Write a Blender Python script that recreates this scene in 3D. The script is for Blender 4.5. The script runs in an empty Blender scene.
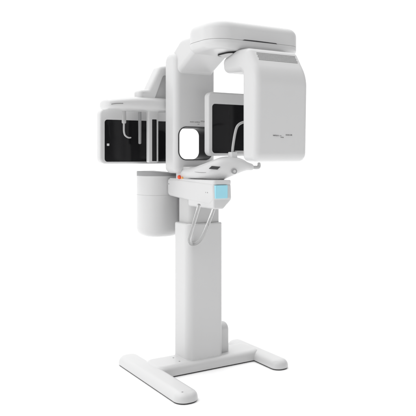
import bpy, bmesh, math, random
from mathutils import Vector, Matrix
from mathutils.geometry import tessellate_polygon
random.seed(4)
S = bpy.context.scene
COL = S.collection
PI = math.pi

# ------------------------------------------------------------------ materials
def mat(name, col, rough=0.4, spec=0.5, metal=0.0, bump=0.0, bscale=900.0, var=0.0, coat=0.0):
    m = bpy.data.materials.new(name); m.use_nodes = True
    nt = m.node_tree; b = nt.nodes['Principled BSDF']
    b.inputs['Base Color'].default_value = (*col, 1)
    b.inputs['Roughness'].default_value = rough
    b.inputs['Specular IOR Level'].default_value = spec
    b.inputs['Metallic'].default_value = metal
    b.inputs['Coat Weight'].default_value = coat
    tc = nt.nodes.new('ShaderNodeTexCoord')
    if bump:
        n = nt.nodes.new('ShaderNodeTexNoise'); n.inputs['Scale'].default_value = bscale
        n.inputs['Detail'].default_value = 2
        nt.links.new(tc.outputs['Object'], n.inputs['Vector'])
        bp = nt.nodes.new('ShaderNodeBump'); bp.inputs['Strength'].default_value = bump
        bp.inputs['Distance'].default_value = 0.0006
        nt.links.new(n.outputs['Fac'], bp.inputs['Height'])
        nt.links.new(bp.outputs['Normal'], b.inputs['Normal'])
    if var:
        n2 = nt.nodes.new('ShaderNodeTexNoise'); n2.inputs['Scale'].default_value = 7
        n2.inputs['Detail'].default_value = 1
        nt.links.new(tc.outputs['Object'], n2.inputs['Vector'])
        mr = nt.nodes.new('ShaderNodeMapRange')
        mr.inputs['To Min'].default_value = rough - var; mr.inputs['To Max'].default_value = rough + var
        nt.links.new(n2.outputs['Fac'], mr.inputs['Value'])
        nt.links.new(mr.outputs['Result'], b.inputs['Roughness'])
    return m
M = dict(
    white=mat('white_enamel', (.59, .59, .592), .30, .5, var=.03),
    shade=mat('light_grey_enamel', (.50, .50, .50), .36, .5, var=.05),
    rod=mat('satin_grey_plastic', (.42, .42, .42), .35, .5, var=.05),
    grip=mat('polished_grip', (.74, .74, .74), .10, .5),
    lid=mat('grey_lid_plastic', (.29, .29, .295), .5, .4, var=.06),
    glass=mat('black_glass', (.008, .008, .009), .10, .28, var=.03),
    dark=mat('dark_plastic', (.035, .035, .037), .5, .4, var=.06),
    rubber=mat('dark_rubber', (.07, .07, .07), .8, .3, bump=.3),
    seam=mat('seam_shadow_gap', (.22, .22, .22), .7, .2, var=.05),
    vent=mat('vent_grey', (.20, .20, .20), .6, .3, bump=.2),
    ink=mat('grey_print', (.24, .24, .24), .6, .3, var=.03),
    blue=mat('pale_blue_plastic', (.33, .68, .80), .35, .5, var=.05),
    red=mat('red_lens', (.80, .075, .015), .25, .6, var=.04),
    orange=mat('orange_lens', (.85, .36, .06), .25, .6, var=.04),
    steel=mat('dull_steel', (.30, .30, .30), .35, .5, metal=.6, var=.05),
    floor=mat('white_studio_floor', (.95, .95, .95), .9, .0, bump=.05, bscale=60),
)

M['grip'].node_tree.nodes['Principled BSDF'].inputs['Base Color'].default_value = (.72, .72, .72, 1)
M['grip'].node_tree.nodes['Principled BSDF'].inputs['Transmission Weight'].default_value = .85

# ------------------------------------------------------------------ mesh helpers
def B(): return bmesh.new()
def rpoly(pts, rad, n=8):
    """closed 2-D polygon with each corner rounded by its own radius"""
    N = len(pts); out = []
    if not isinstance(rad, (list, tuple)): rad = [rad]*N
    for i in range(N):
        p = Vector(pts[i]); a = Vector(pts[i-1])-p; b = Vector(pts[(i+1) % N])-p
        r = rad[i]
        la, lb = a.length, b.length; a.normalize(); b.normalize()
        ang = a.angle(b)
        if r <= 1e-6 or abs(ang-PI) < 1e-3: out.append(p); continue
        t = min(r/math.tan(ang/2), la*.499, lb*.499); r = t*math.tan(ang/2)
        c = p+(a+b).normalized()*(r/math.sin(ang/2))
        v0 = p+a*t-c; v1 = p+b*t-c
        th = v0.angle(v1); s = 1 if v0.cross(v1) > 0 else -1
        k = max(2, n)
        for j in range(k+1):
            q = s*th*j/k
            out.append(c+Vector((v0.x*math.cos(q)-v0.y*math.sin(q), v0.x*math.sin(q)+v0.y*math.cos(q))))
    # drop duplicates
    res = []
    for p in out:
        if not res or (p-res[-1]).length > 1e-5: res.append(p)
    if (res[0]-res[-1]).length < 1e-5: res.pop()
    ar = sum(res[i-1].cross(res[i]) for i in range(len(res)))
    if ar < 0: res.reverse()
    return res
def rect(x0, x1, y0, y1, r, n=8): return rpoly([(x0, y0), (x1, y0), (x1, y1), (x0, y1)], r, n)
def offset(poly, d):
    N = len(poly); o = []
    for i in range(N):
        a = (poly[i]-poly[i-1]).normalized(); b = (poly[(i+1) % N]-poly[i]).normalized()
        na = Vector((-a.y, a.x)); nb = Vector((-b.y, b.x))
        m = (na+nb).normalized(); k = max(.5, m.dot(na))
        o.append(poly[i]+m*(d/k))
    return o
AX = {'x': lambda p, h: (h, p[0], p[1]), 'y': lambda p, h: (p[0], h, p[1]), 'z': lambda p, h: (p[0], p[1], h)}
def prism(bm, poly, axis, lo, hi, r=.004, rlo=None, n=6):
    """extrude poly along an axis, rims rounded with radius r (hi) and rlo (lo)"""
    if rlo is None: rlo = r
    f = AX[axis]; rings = []
    def add(d, h):
        q = offset(poly, d) if d > 1e-7 else poly
        rings.append([bm.verts.new(f(p, h)) for p in q])
    if rlo > 0:
        for j in range(n):
            t = PI/2*j/n; add(rlo*(1-math.sin(t)), lo+rlo*(1-math.cos(t)))
    add(0, lo+rlo)
    add(0, hi-r)
    if r > 0:
        for j in range(n-1, -1, -1):
            t = PI/2*j/n; add(r*(1-math.sin(t)), hi-r*(1-math.cos(t)))
    for a, b in zip(rings, rings[1:]):
        for i in range(len(a)):
            bm.faces.new((a[i-1], a[i], b[i], b[i-1]))
    for R, flip in ((rings[0], 1), (rings[-1], 0)):
        if len(R) <= 4: bm.faces.new(R[::-1] if flip else R); continue
        for t in tessellate_polygon([[v.co for v in R]]):
            t = [R[i] for i in t]
            if len(set(t)) == 3:
                try: bm.faces.new(t)
                except ValueError: pass
    return bm
def ring(bm, outer, inner, axis, lo, hi):
    """a tube wall between two outlines having the same number of points"""
    f = AX[axis]
    A = [[bm.verts.new(f(p, h)) for p in q] for q, h in ((outer, lo), (outer, hi), (inner, hi), (inner, lo))]
    N = len(outer)
    for k in range(4):
        a, b = A[k], A[(k+1) % 4]
        for i in range(N): bm.faces.new((a[i-1], a[i], b[i], b[i-1]))
def loft(bm, secs, n=40, e=2.3, steps=8):
    """secs: (center, right vector half size, up vector half size); superellipse sections, smoothed"""
    def cr(a, b, c, d, t):
        return .5*((2*b)+(c-a)*t+(2*a-5*b+4*c-d)*t*t+(3*b-a-3*c+d)*t**3)
    S_ = [tuple(Vector(v) for v in s) for s in secs]; full = []
    for i in range(len(S_)-1):
        p = [S_[max(0, i-1)], S_[i], S_[i+1], S_[min(len(S_)-1, i+2)]]
        for j in range(steps):
            t = j/steps; full.append(tuple(cr(p[0][k], p[1][k], p[2][k], p[3][k], t) for k in range(3)))
    full.append(S_[-1]); rings = []
    for c, u, w in full:
        R = []
        for k in range(n):
            a = 2*PI*k/n; ca, sa = math.cos(a), math.sin(a)
            R.append(bm.verts.new(c+u*math.copysign(abs(ca)**(2/e), ca)+w*math.copysign(abs(sa)**(2/e), sa)))
        rings.append(R)
    for a, b in zip(rings, rings[1:]):
        for i in range(n): bm.faces.new((a[i-1], a[i], b[i], b[i-1]))
    for R, c in ((rings[0], full[0][0]), (rings[-1], full[-1][0])):
        v = bm.verts.new(c)
        for i in range(n): bm.faces.new((R[i-1], R[i], v))
def tube(bm, pts, rad, n=16, sub=6):
    P = [Vector(p) for p in pts]
    if not isinstance(rad, (list, tuple)): rad = [rad]*len(P)
    Q = []; R = []
    for i in range(len(P)-1):
        a, b, c, d = P[max(0, i-1)], P[i], P[i+1], P[min(len(P)-1, i+2)]
        for j in range(sub):
            t = j/sub
            Q.append(.5*((2*b)+(c-a)*t+(2*a-5*b+4*c-d)*t*t+(3*b-a-3*c+d)*t**3)); R.append(rad[i]*(1-t)+rad[i+1]*t)
    Q.append(P[-1]); R.append(rad[-1])
    # rounded ends
    t0 = (Q[0]-Q[1]).normalized(); t1 = (Q[-1]-Q[-2]).normalized()
    r0, r1 = R[0], R[-1]
    Q = [Q[0]+t0*r0*.6, Q[0]+t0*r0*.4]+Q+[Q[-1]+t1*r1*.4, Q[-1]+t1*r1*.6]
    R = [r0*.35, r0*.8]+R+[r1*.8, r1*.35]
    nrm = None; rings = []
    for i, q in enumerate(Q):
        t = (Q[min(i+1, len(Q)-1)]-Q[max(i-1, 0)]).normalized()
        if nrm is None: nrm = t.orthogonal().normalized()
        nrm = (nrm-t*nrm.dot(t)).normalized(); bi = t.cross(nrm)
        rings.append([bm.verts.new(q+(nrm*math.cos(2*PI*k/n)+bi*math.sin(2*PI*k/n))*R[i]) for k in range(n)])
    for a, b in zip(rings, rings[1:]):
        for i in range(n): bm.faces.new((a[i-1], a[i], b[i], b[i-1]))
    bm.faces.new(rings[0]); bm.faces.new(rings[-1])
def finish(bm):
    bmesh.ops.remove_doubles(bm, verts=bm.verts, dist=1e-6)
    bmesh.ops.recalc_face_normals(bm, faces=bm.faces)
def obj(name, bm, m, parent=None, smooth=True):
    finish(bm)
    me = bpy.data.meshes.new(name); bm.to_mesh(me); bm.free()
    me.materials.append(M[m])
    o = bpy.data.objects.new(name, me); COL.objects.link(o)
    if parent: o.parent = parent
    shade(o, smooth)
    return o
def shade(o, smooth=True):
    me = o.data
    for p in me.polygons: p.use_smooth = smooth
    me.set_sharp_from_angle(angle=math.radians(38))
    w = o.modifiers.new('weighted', 'WEIGHTED_NORMAL'); w.keep_sharp = True; w.weight = 80
def cut(o, bm):
    """bake a boolean difference into o"""
    finish(bm)
    me = bpy.data.meshes.new('tmp'); bm.to_mesh(me); bm.free()
    c = bpy.data.objects.new('tmp', me); COL.objects.link(c)
    for m in list(o.modifiers): o.modifiers.remove(m)
    b = o.modifiers.new('b', 'BOOLEAN'); b.object = c; b.operation = 'DIFFERENCE'; b.solver = 'EXACT'
    bpy.context.view_layer.update()
    dg = bpy.context.evaluated_depsgraph_get()
    new = bpy.data.meshes.new_from_object(o.evaluated_get(dg))
    o.modifiers.clear(); old = o.data; o.data = new; new.name = old.name
    bpy.data.meshes.remove(old)
    bpy.data.objects.remove(c); bpy.data.meshes.remove(me)
    bm = B(); bm.from_mesh(new)
    bmesh.ops.remove_doubles(bm, verts=bm.verts, dist=2e-5)
    bmesh.ops.triangulate(bm, faces=[f for f in bm.faces if len(f.verts) > 4], quad_method='BEAUTY', ngon_method='BEAUTY')
    bmesh.ops.recalc_face_normals(bm, faces=bm.faces)
    bm.to_mesh(new); bm.free()
    shade(o)
def box(x0, x1, y0, y1, z0, z1, R=.01, r=.006):
    bm = B(); prism(bm, rect(x0, x1, y0, y1, R), 'z', z0, z1, r); return bm
def disc(c, axis, rad, h, n=28, r=.001):
    """short round button centred at c, standing h along axis"""
    bm = B(); ax = 'xyz'.index(axis); q = [c[i] for i in range(3) if i != ax]
    poly = [Vector((q[0]+rad*math.cos(2*PI*k/n), q[1]+rad*math.sin(2*PI*k/n))) for k in range(n)]
    prism(bm, poly, axis, min(c[ax], c[ax]+h), max(c[ax], c[ax]+h), min(r, abs(h)*.4)); return bm
def glyphs(bm, x0, z0, words, y, h=.008, slope=0.0):
    """tiny print too small to read in the photograph: rows of strokes on a face looking to -Y"""
    x = x0
    for w in words:
        for _ in range(w):
            cw = h*random.uniform(.45, .8)
            z = z0+(x-x0)*slope
            kind = random.randint(0, 3)
            bars = [(x, x+cw*.28, z, z+h)]
            if kind in (0, 2): bars.append((x+cw*.3, x+cw, z+h*.78, z+h))
            if kind in (1, 2): bars.append((x+cw*.3, x+cw, z, z+h*.22))
            if kind in (0, 3): bars.append((x+cw*.72, x+cw, z, z+h*.76))
            for a, b, c, d in bars:
                prism(bm, [Vector(p) for p in ((a, c), (b, c), (b, d), (a, d))], 'y', y-.0008, y+.0008, 0, 0)
            x += cw+h*.28
        x += h*.8
    return x

# ------------------------------------------------------------------ the machine
T = bpy.data.objects.new('dental_x_ray_machine', None); COL.objects.link(T)
T['label'] = 'white panoramic dental x-ray machine on an H-shaped floor base'
T['category'] = 'x-ray machine'
def part(name, bm, m, parent=T, label=None, smooth=True):
    o = obj(name, bm, m, parent, smooth)
    if label: o['label'] = label
    return o

# --- base: cross beam, two long feet, dark rubber soles
bm = B(); prism(bm, rect(-.400, .362, -.222, -.002, [.07, .06, .06, .07], 12), 'z', .007, .068, .034, .004)
base = part('base', bm, 'white')
for x0, x1, y0, y1 in ((-.482, -.340, -.636, .200), (.293, .412, -.455, .125)):
    bm = B(); prism(bm, rect(x0, x1, y0, y1, min(.064, (x1-x0)*.44), 12), 'z', .007, .059, .040, .004)
    f = part('foot', bm, 'white', base)
    s = B(); prism(s, rect(x0+.006, x1-.006, y0+.006, y1-.006, min(.058, (x1-x0)*.40), 12), 'z', .0, .0075, .001, .001)
    part('rubber_sole', s, 'rubber', base)
s = B(); prism(s, rect(-.32, .32, -.214, -.012, .02), 'z', .001, .0072, .001, .001)
part('rubber_sole', s, 'rubber', base)
for x, y, z in ((-.215, -.078, .068), (-.217, -.160, .068), (-.438, -.595, .0575), (.352, -.405, .0575)):
    part('bolt', disc((x, y, z-.001), 'z', .0055, .0022), 'steel', base)

# --- column: wide lower sleeve, narrower inner column, small housing at its foot
bm = B(); prism(bm, rect(-.176, .080, -.193, -.006, [.045, .03, .03, .03], 10), 'z', .066, .902, .010, .001)
sleeve = part('column_sleeve', bm, 'white')
bm = B(); prism(bm, rect(-.178, .082, -.195, -.004, [.047, .032, .032, .032], 10), 'z', .060, .072, .003, .001)
part('bottom_collar', bm, 'white', sleeve)
bm = B(); prism(bm, rect(-.150, .064, -.176, -.022, [.04, .02, .02, .02], 10), 'z', .85, 1.25, .004)
inner = part('inner_column', bm, 'shade', label='narrow grey telescoping inner column')
bm = B(); prism(bm, rpoly([(-.150, .045), (-.05, .045), (-.05, .255), (-.150, .255)], [.025, .025, .048, .048]), 'x', .03, .156, .024)
part('cable_housing', bm, 'white')
bm = B(); prism(bm, rect(-.062, .04, -.02, .15, .015), 'z', .80, 1.245, .008)
part('rear_carriage', bm, 'white')

# --- upright body with the arched neck and the see-through window
bm = B(); prism(bm, rpoly([(.072, 1.208), (.072, 1.966), (-.085, 1.966), (-.085, 1.208)], [.04, .06, .06, .04], 14), 'x', -.205, .092, .038, n=10)
body = part('upright_body', bm, 'white')
bm = B(); prism(bm, rect(-.157, .045, -.0835, .008, [.035, .02, .01, .02]), 'z', 1.15, 1.25, .004); part('lower_collar', bm, 'white', body)
prof = rpoly([(.02, 1.80), (.02, 1.95), (-.11, 2.035), (-.44, 2.035), (-.44, 1.945), (-.27, 1.932), (-.092, 1.846), (-.07, 1.80)],
             [.03, .05, .07, .03, .03, .05, .03, .03], 12)
bm = B(); prism(bm, prof, 'x', -.186, .072, .026, n=10); part('neck', bm, 'white')
hole = rect(-.183, .064, 1.290, 1.500, .055, 12)
c = B(); prism(c, hole, 'y', -.3, .3, 0, 0); cut(body, c)
bm = B(); ring(bm, offset(hole, -.0005), offset(hole, .0055), 'y', -.088, .075)
part('window_frame', bm, 'dark', body, 'black inner frame of the rounded see-through window')
bm = B(); x = glyphs(bm, -.100, 1.527, [5, 7], -.0853, .0065); glyphs(bm, x, 1.532, [7], -.0853, .0075)
glyphs(bm, -.045, 1.515, [4], -.0853, .004)
part('lettering', bm, 'ink', body, 'tiny grey printed lettering')
ind = part('indicator_light', disc((-.158, -.052, 1.172), 'z', .0125, .024, r=.009), 'red', body, 'small red button')
part('indicator_light', disc((-.150, -.078, 1.172), 'z', .009, .014, r=.006), 'orange', body, 'small orange button')

# --- overhead housing
bm = B(); hp = rect(-.203, .446, -.530, -.170, [.12, .11, .11, .13], 16)
prism(bm, hp, 'z', 1.984, 2.094, .050, .0012, n=12)
head = part('overhead_housing', bm, 'white')
bm = B(); prism(bm, hp, 'z', 1.928, 1.9825, .0012, .040, n=12); part('lower_cover', bm, 'white', head)
bm = B(); prism(bm, offset(hp, .003), 'z', 1.979, 1.988, 0, 0); part('seam', bm, 'seam', head)
bm = B(); prism(bm, rpoly([(-.010, 1.982), (.245, 1.982), (.235, 1.9870), (.09, 1.9890), (.008, 1.9880)], .001), 'y', -.5314, -.52, .0005)
part('slot', bm, 'dark', head, 'thin dark slot across the front')
bm = B(); prism(bm, rect(-.045, .33, -.47, -.28, .06), 'z', 1.918, 1.9292, .003); part('swivel_plate', bm, 'glass', head)

# --- rotating tube housing: slab under the overhead housing, then down in front
prof = rpoly([(-.700, 1.283), (-.712, 1.775), (-.612, 1.927), (-.50, 1.933), (-.348, 1.896), (-.360, 1.808),
              (-.560, 1.800), (-.560, 1.283)], [.05, .20, .045, .05, .036, .036, .03, .036], 12)
bm = B(); prism(bm, prof, 'x', -.036, .336, .036, n=12)
tube_h = part('tube_housing', bm, 'white')
bm = B(); prism(bm, [Vector((.12+.09*math.cos(a*PI/16), -.42+.055*math.sin(a*PI/16))) for a in range(32)], 'z', 1.89, 1.915, .002)
part('swivel', bm, 'dark', tube_h)
# perforated vent on the sloping shoulder
d = Vector((0, .100, .152)).normalized(); nn = Vector((0, -d.z, d.y)); P0 = Vector((0, -.712, 1.775))
def on_slope(x, t, h): return Vector((x, 0, 0))+P0+d*t+nn*h
def slab(bm, x0, x1, t0, t1, h0, h1):
    v = [bm.verts.new(on_slope(x, t, h)) for h in (h0, h1) for x, t in ((x0, t0), (x1, t0), (x1, t1), (x0, t1))]
    for f in ((3, 2, 1, 0), (4, 5, 6, 7), (0, 1, 5, 4), (1, 2, 6, 5), (2, 3, 7, 6), (3, 0, 4, 7)): bm.faces.new([v[i] for i in f])
bm = B()
for r_ in range(6):
    for k in range(34):
        xo = .018+k*.0082+(.004 if r_ % 2 else 0)
        slab(bm, xo, xo+.0056, .095+r_*.0100, .1022+r_*.0100, -.002, .0005)
part('vent', bm, 'vent', tube_h, smooth=False)
bm = B(); x = glyphs(bm, .082, 1.4275, [7], -.7053, .0065)
x = glyphs(bm, x, 1.4275, [1, 1], -.7053, .0045)
part('lettering', bm, 'ink', tube_h, 'tiny grey word at the left of the printed line')
bm = B(); glyphs(bm, .172, 1.432, [8], -.7053, .0065); part('lettering', bm, 'ink', tube_h, 'tiny grey word at the right of the printed line')
bm = B(); glyphs(bm, .135, 1.419, [7], -.7053, .0035); part('lettering', bm, 'ink', tube_h, 'faint smaller line below the print')
bm = B(); prism(bm, rpoly([(.0, 1.68), (.07, 1.68), (.07, 1.76), (.0, 1.76)], .03), 'y', -.566, -.525, .015)
part('collimator', bm, 'rod', tube_h)

# --- flat sensor panel hanging from the far end of the slab
py0, py1 = -.252, -.200
bm = B(); prism(bm, rect(-.066, .285, 1.316, 1.708, .034, 12), 'y', py0, py1, .008, .010)
sp = part('sensor_panel', bm, 'white')
g = rect(-.040, .265, 1.333, 1.636, .022, 10)
c = B(); prism(c, g, 'y', py0-.02, py0+.005, 0, 0); cut(sp, c)
bm = B(); prism(bm, offset(g, .0012), 'y', py0+.0015, py0+.0058, .001, .001); part('black_screen', bm, 'glass', sp)
bm = B(); prism(bm, rpoly([(-.245, 1.69), (-.205, 1.69), (-.205, 1.880), (-.385, 1.880), (-.385, 1.835), (-.245, 1.835)], [.007, .007, .03, .007, .007, .01]), 'x', .224, .272, .005)
part('hanger', bm, 'white', sp)

# --- patient support arm below the body
def arm_prof(): return rpoly([(.11, 1.062), (.11, 1.172), (-.02, 1.176), (-.455, 1.160), (-.462, 1.060), (-.42, 1.030), (-.20, 1.040)],
                             [.03, .02, .05, .02, .03, .03, .05], 8)
bm = B(); prism(bm, arm_prof(), 'x', -.160, -.032, .016, n=8)
sa = part('support_arm', bm, 'white')
bm = B(); prism(bm, rpoly([(-.158, 1.07), (-.158, 1.010), (-.090, 1.008), (-.0345, 1.062), (-.0345, 1.09)], [.01, .014, .02, .02, .01]), 'y', -.458, -.16, .010)
part('grip_mount', bm, 'white', sa)
bm = B(); prism(bm, rect(-.150, -.066, 1.071, 1.147, .004), 'y', -.4665, -.452, .001, .002)
part('badge', bm, 'blue', sa, 'square pale blue badge on the arm end')
bm = B(); prism(bm, rect(-.1575, -.0345, -.4605, .09, .016), 'z', 1.150, 1.176, .006); part('arm_cover', bm, 'white', sa)
part('screw', disc((-.1615, .085, 1.137), 'x', .004, .003), 'steel', sa)
part('screw', disc((-.1615, -.395, 1.103), 'x', .0035, .003), 'steel', sa)
part('screw', disc((-.1615, -.375, 1.103), 'x', .0025, .003), 'steel', sa)

# --- sculpted chin support console
Z = Vector((0, 0, 1))
def sec(x, y, z, hz, hw, ang):   # ang: heading of the path in plan
    return ((x, y, z), (-math.sin(ang)*hw, math.cos(ang)*hw, 0), (0, 0, hz))
A = math.radians
bm = B(); loft(bm, [sec(-.078, .005, 1.215, .01, .02, A(-90)), sec(-.078, .0, 1.205, .032, .062, A(-90)), sec(-.084, -.07, 1.208, .036, .074, A(-90)),
                    sec(-.092, -.18, 1.211, .038, .080, A(-89)), sec(-.084, -.28, 1.223, .050, .076, A(-78)),
                    sec(-.046, -.360, 1.239, .069, .074, A(-50)), sec(.004, -.398, 1.254, .058, .054, A(-20)),
                    sec(.060, -.415, 1.260, .040, .038, A(-5)), sec(.100, -.418, 1.255, .026, .026, A(0)),
                    sec(.135, -.42, 1.250, .019, .019, A(0)), sec(.145, -.42, 1.250, .005, .005, A(0))], 56, 2.5, 8)
cs = part('chin_support', bm, 'white')
# readout window, knob, bite rod and tip
bm = B(); tube(bm, [(-.1690, -.232, 1.2235), (-.1625, -.2785, 1.2193), (-.1510, -.3174, 1.2176), (-.1405, -.345, 1.2185)], [.0008, .0014, .0014, .0008], 8); part('crease', bm, 'seam', cs)
def plate(c, ux, uy, h, m, name, lab=None, parent=cs):
    """small tilted rectangle with thickness: centre c, half edges ux, uy"""
    ux, uy = Vector(ux), Vector(uy); n_ = ux.cross(uy).normalized(); bm = B(); c = Vector(c)
    v = [bm.verts.new(c+n_*k+ux*a+uy*b) for k in (-h, h) for a, b in ((-1, -1), (1, -1), (1, 1), (-1, 1))]
    for f in ((3, 2, 1, 0), (4, 5, 6, 7), (0, 1, 5, 4), (1, 2, 6, 5), (2, 3, 7, 6), (3, 0, 4, 7)): bm.faces.new([v[i] for i in f])
    return part(name, bm, m, parent, lab, False)
plate((-.1128, -.3970, 1.2467), (.0174, -.0187, -.0022), (-.0070, .0054, -.0080), .0035, 'dark', 'readout', 'small grey readout window')
bm = disc((0, 0, 0), 'z', .0155, .02, r=.003)
R = Vector((-.35, -.85, .0)).normalized().to_track_quat('Z', 'Y').to_matrix().to_4x4()
bmesh.ops.transform(bm, matrix=Matrix.Translation((-.008, -.444, 1.226)) @ R, verts=bm.verts)
kn = part('knob', bm, 'lid', cs)
bm = disc((0, 0, .0195), 'z', .0085, .003)
bmesh.ops.transform(bm, matrix=Matrix.Translation((-.008, -.444, 1.226)) @ R, verts=bm.verts)
part('knob_cap', bm, 'shade', cs)
bm = B(); tube(bm, [(.010, -.40, 1.33), (.014, -.40, 1.375), (.030, -.40, 1.455), (.048, -.40, 1.497), (.085, -.40, 1.518), (.13, -.40, 1.522)], .008)
part('bite_rod', bm, 'rod', cs)
bm = B(); prism(bm, rect(-.012, .034, -.422, -.382, .008), 'z', 1.300, 1.340, .006); part('rod_clamp', bm, 'white', cs)
bm = B(); prism(bm, rect(.03, .11, -.412, -.388, .006), 'z', 1.330, 1.348, .005); part('side_clamp', bm, 'rod', cs)
bm = B(); tube(bm, [(.135, -.42, 1.249), (.165, -.42, 1.247), (.188, -.42, 1.250), (.190, -.42, 1.272)], [.010, .011, .011, .009]); part('bite_tip', bm, 'rod', cs)

# --- hand grip loop hanging from the arm
def gp(a, b): return (-.118+a*.035, -.335+b, 0)
pts = []
for a, b, z in ((-1.3, .0, 1.032), (-1.26, .02, 1.00), (-1.03, .13, .86), (-.92, .165, .812), (-.55, .18, .785), (.05, .178, .782), (.5, .16, .80), (.8, .12, .85), (1.0, .03, .98), (1.02, .0, 1.032)):
    pts.append((-.152+a*.046+(1.03-z)*.06, -.385+b, z))
bm = B(); tube(bm, pts, .0105, 20, 8)
part('hand_grip', bm, 'grip', label='looped grey hand grip')

# --- round rear housing with grey sloping lid
cx, cy, rr = -.153, .25, .139
def circ(r, n=72, e=2.35):
    return [Vector((cx+r*math.copysign(abs(math.cos(2*PI*k/n))**(2/e), math.cos(2*PI*k/n)), cy+r*math.copysign(abs(math.sin(2*PI*k/n))**(2/e), math.sin(2*PI*k/n)))) for k in range(n)]
bm = B(); prism(bm, circ(rr), 'z', .788, 1.0615, .0006, .055, n=10); rh = part('round_housing', bm, 'white')
bm = B(); prism(bm, circ(rr), 'z', 1.0625, 1.187, .003, .0006); part('upper_shell', bm, 'white', rh)
bm = B(); prism(bm, circ(rr-.0015), 'z', 1.06, 1.0635, 0, 0); part('seam', bm, 'shade', rh)
bm = B(); prism(bm, circ(rr-.001), 'z', 1.1865, 1.216, .003, .0005)
for v in bm.verts:
    if v.co.z > 1.2:
        s_ = ((v.co.x-cx)*.8545-(v.co.y-cy)*.5195)/rr
        v.co.z -= .011*max(-.3, s_)+.003
part('lid', bm, 'lid', rh, 'flat grey lid')

# --- cephalometric side unit
bo = rpoly([(-.404, 1.66), (-.404, 1.734), (-.338, 1.742), (-.262, 1.893), (-.10, 1.925), (-.10, 1.76), (-.19, 1.66)], [.02, .02, .012, .035, .03, .03, .03], 8)
bo = [p+Vector((.044, 0)) for p in bo]
bm = B(); prism(bm, bo, 'y', .10, .19, .014, .022)
br = part('side_bracket', bm, 'white')
c = B(); prism(c, rpoly([(-.264, 1.66), (-.196, 1.832), (-.08, 1.858), (-.08, 1.74), (-.150, 1.66)], .014), 'y', .0, .122, 0, .0); cut(br, c)
bm = B()
loft(bm, [((-.580, .17, 1.635), (0, .02, 0), (0, 0, .010)), ((-.575, .17, 1.635), (0, .06, 0), (0, 0, .026)), ((-.555, .17, 1.637), (0, .085, 0), (0, 0, .034)),
          ((-.49, .17, 1.642), (0, .095, 0), (0, 0, .039)), ((-.38, .17, 1.648), (0, .10, 0), (0, 0, .046)), ((-.26, .17, 1.649), (0, .10, 0), (0, 0, .047)),
          ((-.13, .17, 1.647), (0, .095, 0), (0, 0, .045)), ((-.09, .17, 1.647), (0, .085, 0), (0, 0, .040)), ((-.085, .17, 1.647), (0, .02, 0), (0, 0, .008))], 56, 2.6, 6)
pod = part('head_positioner', bm, 'white')
bm = B(); tube(bm, [(-.556, .0865, 1.634), (-.53, .0805, 1.6385), (-.485, .0758, 1.641)], .0032, 10); part('slot', bm, 'ink', pod)
bm = B(); tube(bm, [(-.432, .18, 1.62), (-.432, .18, 1.53)], [.0125, .0145]); tube(bm, [(-.432, .18, 1.525), (-.432, .18, 1.475), (-.424, .18, 1.448), (-.402, .18, 1.434), (-.384, .18, 1.434)], [.0065, .006, .0055, .005, .004])
part('ear_rod', bm, 'rod', pod, 'pale ear rod with a hooked tip')
bm = B(); tube(bm, [(-.302, .22, 1.62), (-.302, .22, 1.40)], [.011, .0095])
part('ear_rod', bm, 'lid', pod, 'straight grey ear rod')
y0 = .295
bm = B(); prism(bm, rect(-.548, .02, 1.266, 1.622, .040, 12), 'y', y0, y0+.055, .010, .012)
cp = part('side_sensor_panel', bm, 'white')
g = rect(-.516, -.01, 1.279, 1.552, .020, 10)
c = B(); prism(c, g, 'y', y0-.02, y0+.005, 0, 0); cut(cp, c)
bm = B(); prism(bm, offset(g, .0012), 'y', y0+.0015, y0+.0058, .001, .001); part('black_screen', bm, 'glass', cp)
bm = B(); prism(bm, rect(-.500, -.484, 1.382, 1.397, .002), 'y', y0-.001, y0+.002, .0005); part('status_light', bm, 'white', cp, 'small pale square light')
y0 = .140
bm = B(); prism(bm, rect(-.278, -.206, 1.272, 1.640, .012), 'y', y0, y0+.035, .006, .007)
sl = part('slit_panel', bm, 'white', pod)
g = rect(-.253, -.219, 1.283, 1.553, .003)
c = B(); prism(c, g, 'y', y0-.02, y0+.006, 0, 0); cut(sl, c)
bm = B(); prism(bm, offset(g, .0008), 'y', y0+.002, y0+.0065, .0005); part('black_slit', bm, 'glass', pod)

# ------------------------------------------------------------------ setting: seamless white studio floor
bm = B(); n = 64
prism(bm, [Vector((60*math.cos(2*PI*k/n), 60*math.sin(2*PI*k/n))) for k in range(n)], 'z', -.05, 0, 0, 0)
fl = obj('floor', bm, 'floor', None, False); fl['kind'] = 'structure'

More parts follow.
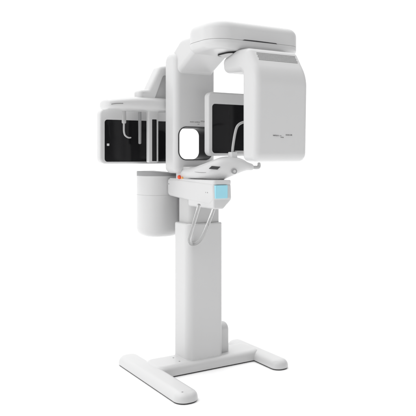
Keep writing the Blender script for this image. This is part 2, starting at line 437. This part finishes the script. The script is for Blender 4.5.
# ------------------------------------------------------------------ studio light
w = bpy.data.worlds.new('World'); S.world = w; w.use_nodes = True
nt = w.node_tree; bg = nt.nodes['Background']
tc = nt.nodes.new('ShaderNodeTexCoord')
dp = nt.nodes.new('ShaderNodeVectorMath'); dp.operation = 'DOT_PRODUCT'
Fd = Vector((.5195, .8545, 0)); Rd = Vector((.8545, -.5195, 0))
dim = (Rd*.80-Fd*.60+Vector((0, 0, -.1))).normalized()
dp.inputs[1].default_value = dim
nt.links.new(tc.outputs['Generated'], dp.inputs[0])
mr = nt.nodes.new('ShaderNodeMapRange'); mr.interpolation_type = 'SMOOTHSTEP'
mr.inputs['From Min'].default_value = -.35; mr.inputs['From Max'].default_value = .55
mr.inputs['To Min'].default_value = 1.18; mr.inputs['To Max'].default_value = .10
nt.links.new(dp.outputs['Value'], mr.inputs['Value'])
sp_ = nt.nodes.new('ShaderNodeSeparateXYZ'); nt.links.new(tc.outputs['Generated'], sp_.inputs[0])
m2 = nt.nodes.new('ShaderNodeMapRange'); m2.interpolation_type = 'SMOOTHSTEP'   # overhead glow added to the world to whiten the floor
m2.inputs['From Min'].default_value = .45; m2.inputs['From Max'].default_value = .95
m2.inputs['To Min'].default_value = 0; m2.inputs['To Max'].default_value = 1.5
nt.links.new(sp_.outputs['Z'], m2.inputs['Value'])
ad = nt.nodes.new('ShaderNodeMath'); nt.links.new(mr.outputs['Result'], ad.inputs[0]); nt.links.new(m2.outputs['Result'], ad.inputs[1])
nt.links.new(ad.outputs[0], bg.inputs['Strength'])
bg.inputs['Color'].default_value = (1, 1, 1, 1)
def area(name, loc, to, size, power):
    l = bpy.data.lights.new(name, 'AREA'); l.energy = power; l.size = size; l.shape = 'SQUARE'
    o = bpy.data.objects.new(name, l); COL.objects.link(o); o.location = loc
    o.rotation_euler = (Vector(to)-Vector(loc)).to_track_quat('-Z', 'Y').to_euler(); return o
area('key_softbox', (-4.6, -.4, 3.0), (0, 0, 1.1), 2.4, 12)

# ------------------------------------------------------------------ camera
cam = bpy.data.cameras.new('camera'); co = bpy.data.objects.new('camera', cam); COL.objects.link(co)
co.location = (-2.121, -3.626, 1.31)
co.rotation_euler = Vector((.5195, .8545, 0)).to_track_quat('-Z', 'Y').to_euler()
cam.sensor_width = 36; cam.lens = 56.25; cam.shift_y = -.1226; cam.clip_end = 500
S.camera = co
S.view_settings.view_transform = 'Standard'; S.view_settings.look = 'None'
S.view_settings.exposure = 0; S.view_settings.gamma = 1
